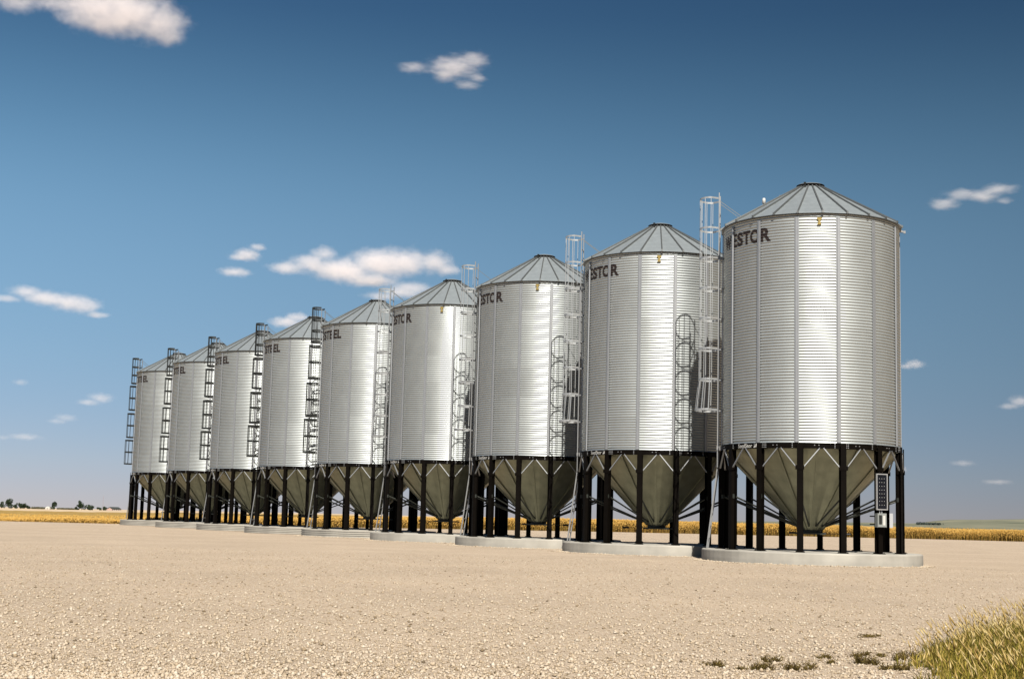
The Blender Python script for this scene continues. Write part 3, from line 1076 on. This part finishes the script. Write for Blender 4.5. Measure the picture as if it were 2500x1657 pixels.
# low weeds on the gravel
M_weed = ramp_mat('weed_leaf', [(0.0, (0.06, 0.036, 0.010)), (0.5, (0.15, 0.095, 0.022)), (0.85, (0.22, 0.17, 0.035)), (1.0, (0.42, 0.30, 0.10))], 0.85, island=True)
def weed(x, y, w, h, label, seed):
    r = np.random.default_rng(seed)
    n = int(420 * max(w, 0.06) / 0.15)
    m = r.integers(3, 7)
    cen = np.stack([r.normal(0, 0.34, m) * w, r.normal(0, 0.30, m) * w], -1)
    rad = w * r.uniform(0.05, 0.20, m)
    hm = h * r.uniform(0.35, 1.0, m)
    k = r.integers(0, m, n)
    q = cen[k] + r.normal(0, 1, (n, 2)) * rad[k][:, None]
    b = np.stack([q[:, 0], q[:, 1], np.full(n, -0.004)], -1)
    hh = hm[k] * r.uniform(0.25, 1.0, n)
    V, T, tip = blades(b, hh, hh * r.uniform(0.2, 1.3, n), r.uniform(0, 6.28, n), r.uniform(0.0025, 0.006, n), 1.0)
    sel = r.random(n) < 0.45
    Vb, Tb = heads(tip[sel] - np.array([0, 0, 0.3]) * (hh[sel] * r.random(sel.sum()))[:, None], r.uniform(0.006, 0.016, sel.sum()), r.uniform(0.004, 0.009, sel.sum()), r.uniform(0, 6.28, sel.sum()), r.uniform(0, 1.5, sel.sum()))
    o = put('weed_tuft', np_mesh('weed_tuft', np.concatenate([V, Vb]), np.concatenate([T, Tb + len(V)]), M_weed), loc=(x, y, 0))
    tag(o, label, 'weed', 'dry weed tufts on the gravel')
WEEDS = [
 (1.33, 9.17, 0.10, 0.055, 'small brown weed tuft on gravel, leftmost of the tufts'),
 (1.59, 9.00, 0.17, 0.075, 'wide low brown weed patch on gravel, second from the left'),
 (1.76, 9.60, 0.09, 0.055, 'small brown weed tuft standing behind the wide low patch'),
 (1.88, 9.15, 0.15, 0.085, 'densest dark weed tuft, alone on the gravel near the lower edge'),
 (2.16, 9.57, 0.06, 0.045, 'tiny weed sprig on gravel left of the tall brown tuft'),
 (2.36, 9.55, 0.13, 0.12, 'tallest brown weed tuft on gravel left of the grass'),
 (2.20, 9.95, 0.09, 0.05, 'low weed tuft behind the tiny sprig on the gravel'),
 (2.56, 10.20, 0.13, 0.085, 'bushy weed tuft farthest back on the gravel'),
 (2.74, 9.95, 0.13, 0.12, 'brown weed tuft touching the edge of the tall grass'),
 (2.50, 9.25, 0.16, 0.07, 'low spreading weed patch at the foot of the tall grass'),
 (3.02, 11.96, 0.20, 0.025, 'flat brown weed streak on the gravel beyond the tufts'),
]
for k, w_ in enumerate(WEEDS):
    weed(*w_[:4], w_[4], 100 + k)

# loose gravel stones near the camera
M_stone = ramp_mat('gravel_stone', [(0.0, (0.20, 0.15, 0.09)), (0.035, (0.34, 0.25, 0.15)), (0.08, (0.54, 0.42, 0.28)), (0.5, (0.70, 0.565, 0.41)), (0.9, (0.77, 0.65, 0.50)), (1.0, (0.82, 0.72, 0.58))], 0.95, island=True)
N = 150000
yy = 7.6 + 26.0 * rng.random(N) ** 2.0
xx = rng.uniform(-0.43, 0.43, N) * (yy + 1.0)
size = rng.lognormal(np.log(0.0072), 0.45, N) * np.clip(1.0, 0, 9)
size = np.clip(size, 0.004, 0.022)
nb = 14000                                       # more of them swept up against the nearer pads
wb = rng.integers(0, 5, nb)
ab = rng.uniform(R_(-190), R_(10), nb)
rb = 2.62 + rng.exponential(0.07, nb) + 0.10 * np.maximum(0, np.sin(ab * 7 + wb)) * rng.random(nb)
pb_ = np.array(BINS)[wb]
xx = np.concatenate([xx, pb_[:, 0] + rb * np.cos(ab)])
yy = np.concatenate([yy, pb_[:, 1] + rb * np.sin(ab)])
size = np.concatenate([size, np.clip(rng.lognormal(np.log(0.014), 0.4, nb), 0.006, 0.04)])
N += nb
oct_ = np.array([(1, 0, 0), (-1, 0, 0), (0, 1, 0), (0, -1, 0), (0, 0, 0.7), (0, 0, -0.5)], float)
tri_ = np.array([(0, 2, 4), (2, 1, 4), (1, 3, 4), (3, 0, 4), (2, 0, 5), (1, 2, 5), (3, 1, 5), (0, 3, 5)])
jit = rng.uniform(0.6, 1.25, (N, 6, 3))
P = oct_[None] * jit + rng.normal(0, 0.12, (N, 6, 3))
ang = rng.uniform(0, 6.28, N)
ca, sa = np.cos(ang)[:, None], np.sin(ang)[:, None]
px, py = P[:, :, 0] * ca - P[:, :, 1] * sa, P[:, :, 0] * sa + P[:, :, 1] * ca
P = np.stack([px * size[:, None] + xx[:, None], py * size[:, None] + yy[:, None], P[:, :, 2] * size[:, None] + (size * 0.28)[:, None]], -1)
T = (np.arange(N) * 6)[:, None, None] + tri_[None]
o = put('gravel', np_mesh('gravel', P.reshape(-1, 3), T.reshape(-1, 3), M_stone))
tag(o, 'loose pale gravel stones strewn over the yard', 'gravel', kind='stuff')

# ---------------------------------------------------------------- far farmstead on the left
M_leaf = ramp_mat('tree_leaf', [(0.0, (0.025, 0.045, 0.022)), (0.5, (0.045, 0.07, 0.035)), (1.0, (0.075, 0.10, 0.05))], 0.9, island=True)
M_bark = mat('bark', (0.10, 0.075, 0.05), 0.9)
def leaf_cards(c, rad, n, s, r):
    """leaf clumps spread through an uneven crown volume"""
    lob = [(r.normal(0, 0.36, 3) * rad, rad * r.uniform(0.34, 0.60)) for _ in range(12)]
    pts = []
    for _ in range(n):
        o_, q_ = lob[r.integers(len(lob))]
        d = r.normal(0, 1, 3); d /= np.linalg.norm(d)
        pts.append(o_ + d * q_ * r.uniform(0.5, 1.05) ** 0.5)
    pts = np.array(pts)
    pts[:, 2] = np.maximum(pts[:, 2], -rad[2] * 0.98)
    a, b = r.normal(0, 1, (n, 3)), r.normal(0, 1, (n, 3))
    a /= np.linalg.norm(a, axis=1)[:, None]
    b = np.cross(a, b); b /= np.linalg.norm(b, axis=1)[:, None]
    ss = s * r.uniform(0.6, 1.3, (n, 1))
    V = np.stack([pts - a * ss, pts + b * ss * 0.6, pts + a * ss, pts - b * ss * 0.6], 1) + np.array(c)
    F = (np.arange(n) * 4)[:, None] + np.array([0, 1, 2, 3])
    return V.reshape(-1, 3), F
def tree(x, y, w, h, label, seed):
    z = float(terrain(x, y))
    r = np.random.default_rng(seed)
    t = put('tree', None, loc=(x, y, z))
    tag(t, label, 'tree', 'far farmyard trees')
    mb = MB()
    mb.tube((0, 0, -0.3), (0.1, 0, h * 0.55), 0.05 * h * 0.6, 7, 0.015 * h)
    for k in range(3):
        a = r.uniform(0, 6.28)
        mb.tube((0.05, 0, h * (0.2 + 0.1 * k)), (math.cos(a) * w * 0.3, math.sin(a) * w * 0.3, h * (0.45 + 0.12 * k)), 0.014 * h, 5, 0.005 * h)
    put('trunk', mb.mesh('trunk', M_bark), t)
    V, F = leaf_cards((0, 0, h * 0.48), np.array([w / 2, w / 2, h * 0.50]), 700, 0.08 * (w + h) / 2 + 0.1, r)
    put('crown', np_mesh('crown', V, F, M_leaf), t)
TREES = [
 (-529, 1500, 4.6, 6.6, 'dark leafy tree at the far left end of the distant farm trees'),
 (-522, 1500, 8.6, 8.9, 'broad tall dark tree, largest of the left group on the horizon'),
 (-515, 1500, 4.4, 5.0, 'low dark tree close beside the broad tall one on the horizon'),
 (-510, 1500, 4.2, 7.2, 'narrow pointed tree just right of the left farm group'),
 (-506, 1500, 4.8, 5.9, 'rounded tree, second of the narrow pair beside the left group'),
 (-501.8, 1500, 4.6, 3.4, 'low pale bush-like tree at the left end of the scrub line'),
 (-475, 1500, 5.0, 8.4, 'lone slim tree standing in the middle of the scrub line'),
 (-451.6, 1500, 3.0, 3.2, 'small bush left of the tallest tree on the horizon'),
 (-445.8, 1500, 7.4, 9.2, 'tallest far tree, left of the farmhouse beside a round tree'),
 (-437.3, 1500, 9.0, 5.4, 'wide round tree between the tallest tree and the mast'),
 (-427.3, 1500, 5.0, 3.2, 'small bush just left of the thin mast'),
 (-421.2, 1500, 5.2, 3.8, 'bush between the thin mast and the dark roofed farmhouse'),
]
for k, (x, y, w, h, lb) in enumerate(TREES):
    tree(x, y, w, h, lb, 50 + k)
M_scrub = ramp_mat('scrub_leaf', [(0.0, (0.10, 0.10, 0.05)), (0.5, (0.16, 0.15, 0.08)), (1.0, (0.22, 0.20, 0.12))], 0.95, island=True)
for (x0, x1, h, lb) in ((-500, -478, 2.3, 'low brown-green scrub hedge left of the lone slim tree'), (-473, -450, 1.8, 'low scrub hedge right of the lone slim tree')):
    r = np.random.default_rng(int(-x0))
    n = 900
    z = float(terrain((x0 + x1) / 2, 1505))
    q = np.stack([r.uniform(x0, x1, n), 1505 + r.normal(0, 1.2, n), z + h * r.random(n) * (0.55 + 0.45 * np.abs(np.sin(np.linspace(0, 1, n) * 40)))], -1)
    a = r.normal(0, 1, (n, 3)); a /= np.linalg.norm(a, axis=1)[:, None]
    b = np.cross(a, r.normal(0, 1, (n, 3))); b /= np.linalg.norm(b, axis=1)[:, None]
    V = np.stack([q - a * 0.5, q + b * 0.35, q + a * 0.5, q - b * 0.35], 1).reshape(-1, 3)
    F = (np.arange(n) * 4)[:, None] + np.array([0, 1, 2, 3])
    tag(put('hedge', np_mesh('hedge', V, F, M_scrub)), lb, 'hedge', 'far scrub hedges')

hz = float(terrain(-412, 1500))
house = put('farmhouse', None, loc=(-412.1, 1500, hz), rz=R_(12))
tag(house, 'low far farmhouse with dark hipped roof and pale walls', 'house')
M_hwall = mat('house_wall', (0.55, 0.46, 0.40), 0.9, noise=(0.6, 0.1))
M_hroof = mat('house_roof', (0.035, 0.045, 0.04), 0.8, noise=(1, 0.2))
mb = MB()
mb.box((0, 0, 0.75), (14.5, 7.5, 1.9))
put('wall', mb.mesh('wall', M_hwall), house)
mb = MB()
mb.add([(-8.0, -4.4, 1.6), (8.0, -4.4, 1.6), (8.0, 4.4, 1.6), (-8.0, 4.4, 1.6), (-3.8, 0, 3.7), (4.6, 0, 3.7)], [(0, 1, 5, 4), (1, 2, 5), (2, 3, 4, 5), (3, 0, 4), (3, 2, 1, 0)])
put('roof', mb.mesh('roof', M_hroof), house)
mb = MB()
mb.add([(-6.4, -5.4, 0), (-1.2, -5.4, 0), (-1.2, -3.6, 0), (-6.4, -3.6, 0), (-6.4, -5.4, 1.5), (-1.2, -5.4, 1.5), (-1.2, -3.6, 1.5), (-6.4, -3.6, 1.5), (-3.8, -5.4, 2.9), (-3.8, -3.6, 2.9)],
       [(0, 1, 5, 8, 4), (2, 3, 7, 9, 6), (1, 2, 6, 5), (3, 0, 4, 7)])
put('gable', mb.mesh('gable', mat('gable_wall', (0.62, 0.42, 0.36), 0.9)), house)
mb = MB()
mb.bar((-6.8, -4.4, 1.42), (-3.8, -4.4, 3.05), 2.4, 0.14, upv=(0, 0, 1))
mb.bar((-0.8, -4.4, 1.42), (-3.8, -4.4, 3.05), 2.4, 0.14, upv=(0, 0, 1))
put('gable_roof', mb.mesh('gable_roof', M_hroof), house)
for wx in (1.0, 3.2, 5.4):
    mb = MB()
    mb.box((wx, -3.78, 0.9), (1.1, 0.06, 0.8))
    put('window', mb.mesh('window', mat('house_window', (0.03, 0.04, 0.05), 0.2)), house)
mz = float(terrain(-423.6, 1500))
mast = put('radio_mast', None, loc=(-423.6, 1500, mz))
tag(mast, 'thin tall radio mast beside the dark roofed farmhouse', 'mast')
mb = MB()
M_mast = mat('mast_steel', (0.45, 0.32, 0.30), 0.6)
for q in range(3):
    a = q * 2.094
    mb.tube((0.22 * math.cos(a), 0.22 * math.sin(a), -0.2), (0.12 * math.cos(a), 0.12 * math.sin(a), 15), 0.04, 5)
put('mast_pole', mb.mesh('mast_pole', M_mast), mast)
mb = MB()
for k in range(14):
    mb.tube((0.2, 0, k * 1.05), (-0.1, 0.17, k * 1.05 + 0.6), 0.03, 4)
    mb.tube((-0.1, 0.17, k * 1.05), (-0.1, -0.17, k * 1.05 + 0.6), 0.03, 4)
put('lattice', mb.mesh('lattice', M_mast), mast)
dz_ = float(terrain(-384.8, 1200))
dome = put('storage_dome', None, loc=(-384.8, 1200, dz_ + 0.6))
tag(dome, 'small white rounded storage dome out in the far field', 'storage dome')
mb = MB()
mb.lathe([(0.001, 2.0), (0.9, 1.85), (1.7, 1.35), (2.2, 0.7), (2.35, 0.0), (2.35, -0.9)], 28)
put('dome_shell', mb.mesh('dome_shell', mat('dome_white', (0.72, 0.66, 0.58), 0.8), True), dome)
mb = MB()
mb.box((0.3, -2.3, 0.4), (0.9, 0.3, 1.3))
put('dome_door', mb.mesh('dome_door', mat('dome_door', (0.5, 0.44, 0.38), 0.8)), dome)

# dark shelter trees at the foot and on the crest of the far hill
hs_spots = [(0.2985, 3000, 12, 9.0, 'dark clump of shelter trees at the foot of the far hill')]
M_blue = ramp_mat('far_leaf', [(0.0, (0.05, 0.07, 0.06)), (1.0, (0.10, 0.12, 0.10))], 0.95, island=True)
def shelter(t0, t1, yd, z0, h, n, lb, seed):
    r = np.random.default_rng(seed)
    x = r.uniform(t0, t1, n) * yd
    q = np.stack([x, yd + r.normal(0, 8, n), z0 + h * r.random(n) ** 1.3], -1)
    a = r.normal(0, 1, (n, 3)); a /= np.linalg.norm(a, axis=1)[:, None]
    b = np.cross(a, r.normal(0, 1, (n, 3))); b /= np.linalg.norm(b, axis=1)[:, None]
    V = np.stack([q - a * 1.5, q + b * 1.1, q + a * 1.5, q - b * 1.1], 1).reshape(-1, 3)
    F = (np.arange(n) * 4)[:, None] + np.array([0, 1, 2, 3])
    tag(put('treeline', np_mesh('treeline', V, F, M_blue)), lb, 'trees', kind='stuff')
shelter(0.286, 0.3015, 2600, 8.0, 3.2, 420, 'dark far-off belt of trees at the foot of the hill', 5)

# ---------------------------------------------------------------- clouds
CLOUDS = [
    ('thick', (-725, 2559, 901), 0.276, [(-67, 16, 81, 37), (-12, 15, 89, 44), (52, 3, 55, 40), (70, -21, 32, 21), (-42, -14, 49, 16)], 'large white cloud in the upper left sky'),
    ('mid', (-882, 2473, 901), 0.342, [(-26, -4, 50, 16), (26, 4, 48, 10)], 'thin cloud patch in the top left corner of the sky'),
    ('wisp', (-131, 2819, 901), 0.047, [(-4, 10, 55, 20), (37, 28, 36, 15), (-21, -8, 27, 14), (-84, 6, 34, 9), (26, -26, 32, 7), (46, -10, 22, 8)], 'ragged lone cloud high in the middle of the sky'),
    ('thick', (-538, 5129, 901), 0.105, [(-288, -20, 75, 23), (-201, 0, 78, 36), (-158, 36, 53, 30), (-89, -22, 128, 42), (51, 12, 128, 54), (141, 19, 93, 57), (246, 23, 72, 47), (295, 0, 54, 24), (9, -54, 128, 20)], 'long puffy white cloud above the middle bins, largest in the sky'),
    ('mid', (-468, 5740, 901), 0.081, [(19, 0, 107, 25), (52, 20, 101, 24), (-71, -20, 76, 18)], 'low cloud just under the right end of the long puffy cloud'),
    ('mid', (-938, 4935, 901), 0.188, [(-4, -7, 53, 24), (32, 23, 35, 13), (-28, -17, 44, 12)], 'small wedge shaped cloud left of the long puffy cloud'),
    ('mid', (-1062, 5344, 901), 0.196, [(0, 0, 67, 19)], 'small flat cloud under the wedge shaped cloud'),
    ('mid', (-2037, 6261, 901), 0.315, [(-121, 36, 80, 29), (-38, 13, 119, 33), (60, 1, 107, 40), (122, -7, 88, 42), (186, -46, 61, 17), (-204, 0, 65, 17)], 'elongated cloud low at the left edge, sloping down to the right'),
    ('wisp', (1262, 3797, 901), -0.321, [(-90, -16, 43, 17), (-41, 8, 50, 15), (12, 2, 50, 18), (54, 19, 50, 13), (64, -14, 26, 9)], 'streaky wispy cloud right of the largest bin roof'),
    ('faint', (-2529, 8637, 645), 0.285, [(35, 15, 83, 36), (-35, -15, 83, 21)], 'small cloud left of the farthest ladder, larger of two'),
    ('thin', (-2706, 8584, 519), 0.305, [(23, 12, 73, 29), (-23, -12, 68, 18)], 'faint small cloud just below left of the one by the farthest ladder'),
    ('thin', (-2941, 8506, 731), 0.333, [(0, 0, 52, 23)], 'tiny faint cloud under the elongated cloud at left'),
    ('thin', (-2959, 8500, 401), 0.335, [(63, 5, 109, 23), (-63, -5, 52, 18)], 'faint cloud streak lowest at the left edge'),
    ('faint', (3015, 8480, 753), -0.342, [(30, 15, 78, 39), (-30, -15, 68, 21)], 'small cloud cut off by the right edge of the sky'),
    ('faint', (2227, 7893, 901), -0.275, [(22, 6, 67, 29), (-22, -6, 52, 17)], 'small cloud beside the right wall of the largest bin'),
    ('thin', (2730, 8576, 395), -0.308, [(0, 0, 83, 21)], 'faint low cloud right of the solar panel, upper of two'),
    ('thin', (2916, 8514, 286), -0.330, [(0, 0, 99, 18)], 'lowest faint cloud streak at right above the hill'),
    ('thin', (2397, 8675, 353), -0.270, [(0, 0, 36, 21)], 'tiny faint cloud just right of the last front leg'),
    ('mid', (-1042, 6658, 901), 0.155, [(-23, -12, 90, 29), (23, 12, 70, 27)], 'cloud half hidden behind the fourth farthest bin roof'),
]
def cloud_material(kind, puffs, seed):
    m = bpy.data.materials.new('cloud_vapour')
    m.use_nodes = True
    nt = m.node_tree
    nt.nodes.clear()
    L = nt.links
    out = nt.nodes.new('ShaderNodeOutputMaterial')
    pv = nt.nodes.new('ShaderNodeVolumePrincipled')
    pv.inputs['Color'].default_value = (0.87, 0.83, 0.835, 1)
    pv.inputs['Anisotropy'].default_value = -0.1
    tc = nt.nodes.new('ShaderNodeTexCoord')
    size = sum(p[2] for p in puffs) / len(puffs)
    # warp
    nz = nt.nodes.new('ShaderNodeTexNoise')
    nz.noise_dimensions = '4D'
    nz.inputs['W'].default_value = seed * 3.7
    nz.inputs['Scale'].default_value = 3.0 / size
    nz.inputs['Detail'].default_value = 6
    nz.inputs['Roughness'].default_value = 0.66
    st = nt.nodes.new('ShaderNodeMapping')
    st.inputs['Rotation'].default_value = (0, {'wisp': R_(24)}.get(kind, R_(4)), 0)
    st.inputs['Scale'].default_value = (0.45 if kind == 'wisp' else 0.8, 0.9, 1.1)
    L.new(tc.outputs['Object'], st.inputs['Vector'])
    L.new(st.outputs[0], nz.inputs['Vector'])
    acc = None
    for (dx, dzz, rx, rz) in puffs:
        mp = nt.nodes.new('ShaderNodeMapping')
        mp.vector_type = 'TEXTURE'
        mp.inputs['Location'].default_value = (dx, 0, dzz)
        mp.inputs['Scale'].default_value = (rx, rx, rz)
        L.new(tc.outputs['Object'], mp.inputs['Vector'])
        ln_ = nt.nodes.new('ShaderNodeVectorMath'); ln_.operation = 'LENGTH'
        L.new(mp.outputs[0], ln_.inputs[0])
        s_ = nt.nodes.new('ShaderNodeMath'); s_.operation = 'SUBTRACT'
        s_.inputs[0].default_value = 1.0
        L.new(ln_.outputs['Value'], s_.inputs[1])
        if acc is None:
            acc = s_.outputs[0]
        else:
            mx = nt.nodes.new('ShaderNodeMath'); mx.operation = 'SMOOTH_MAX'
            mx.inputs[2].default_value = 0.4
            L.new(acc, mx.inputs[0]); L.new(s_.outputs[0], mx.inputs[1])
            acc = mx.outputs[0]
    amp = {'thick': 1.9, 'mid': 1.9, 'thin': 1.8, 'faint': 1.8, 'wisp': 2.4}[kind]
    a1 = nt.nodes.new('ShaderNodeMath'); a1.operation = 'MULTIPLY_ADD'
    a1.inputs[1].default_value = amp
    a1.inputs[2].default_value = -0.5 * amp + 0.14
    L.new(nz.outputs['Fac'], a1.inputs[0])
    a2 = nt.nodes.new('ShaderNodeMath'); a2.operation = 'ADD'
    L.new(acc, a2.inputs[0]); L.new(a1.outputs[0], a2.inputs[1])
    mr = nt.nodes.new('ShaderNodeMapRange')
    mr.interpolation_type = 'SMOOTHSTEP'
    mr.inputs['From Min'].default_value = 0.0
    mr.inputs['From Max'].default_value = 1.2
    dens = {'thick': 1.15, 'mid': 0.75, 'thin': 0.22, 'faint': 0.4, 'wisp': 0.6}[kind] / size
    mr.inputs['To Max'].default_value = dens
    L.new(a2.outputs[0], mr.inputs['Value'])
    L.new(mr.outputs[0], pv.inputs['Density'])
    L.new(pv.outputs[0], out.inputs['Volume'])
    return m
for k, (kind, loc, yaw, puffs, lb) in enumerate(CLOUDS):
    x0 = min(p[0] - 1.35 * p[2] for p in puffs); x1 = max(p[0] + 1.35 * p[2] for p in puffs)
    z0 = min(p[1] - 1.35 * p[3] for p in puffs); z1 = max(p[1] + 1.35 * p[3] for p in puffs)
    dy = 1.3 * max(p[2] for p in puffs)
    # rounded domain
    bm = bmesh.new()
    bmesh.ops.create_icosphere(bm, subdivisions=3, radius=1.0)
    for v in bm.verts:
        c = v.co
        q = [math.copysign(abs(t) ** 0.55, t) for t in c]
        v.co = Vector(((x0 + x1) / 2 + q[0] * (x1 - x0) / 2, q[1] * dy, (z0 + z1) / 2 + q[2] * (z1 - z0) / 2))
    me = bpy.data.meshes.new('cloud')
    bm.to_mesh(me); bm.free()
    me.materials.append(cloud_material(kind, puffs, k + 1))
    tag(put('cloud', me, loc=loc, rz=yaw), lb, 'cloud', 'fair weather clouds')
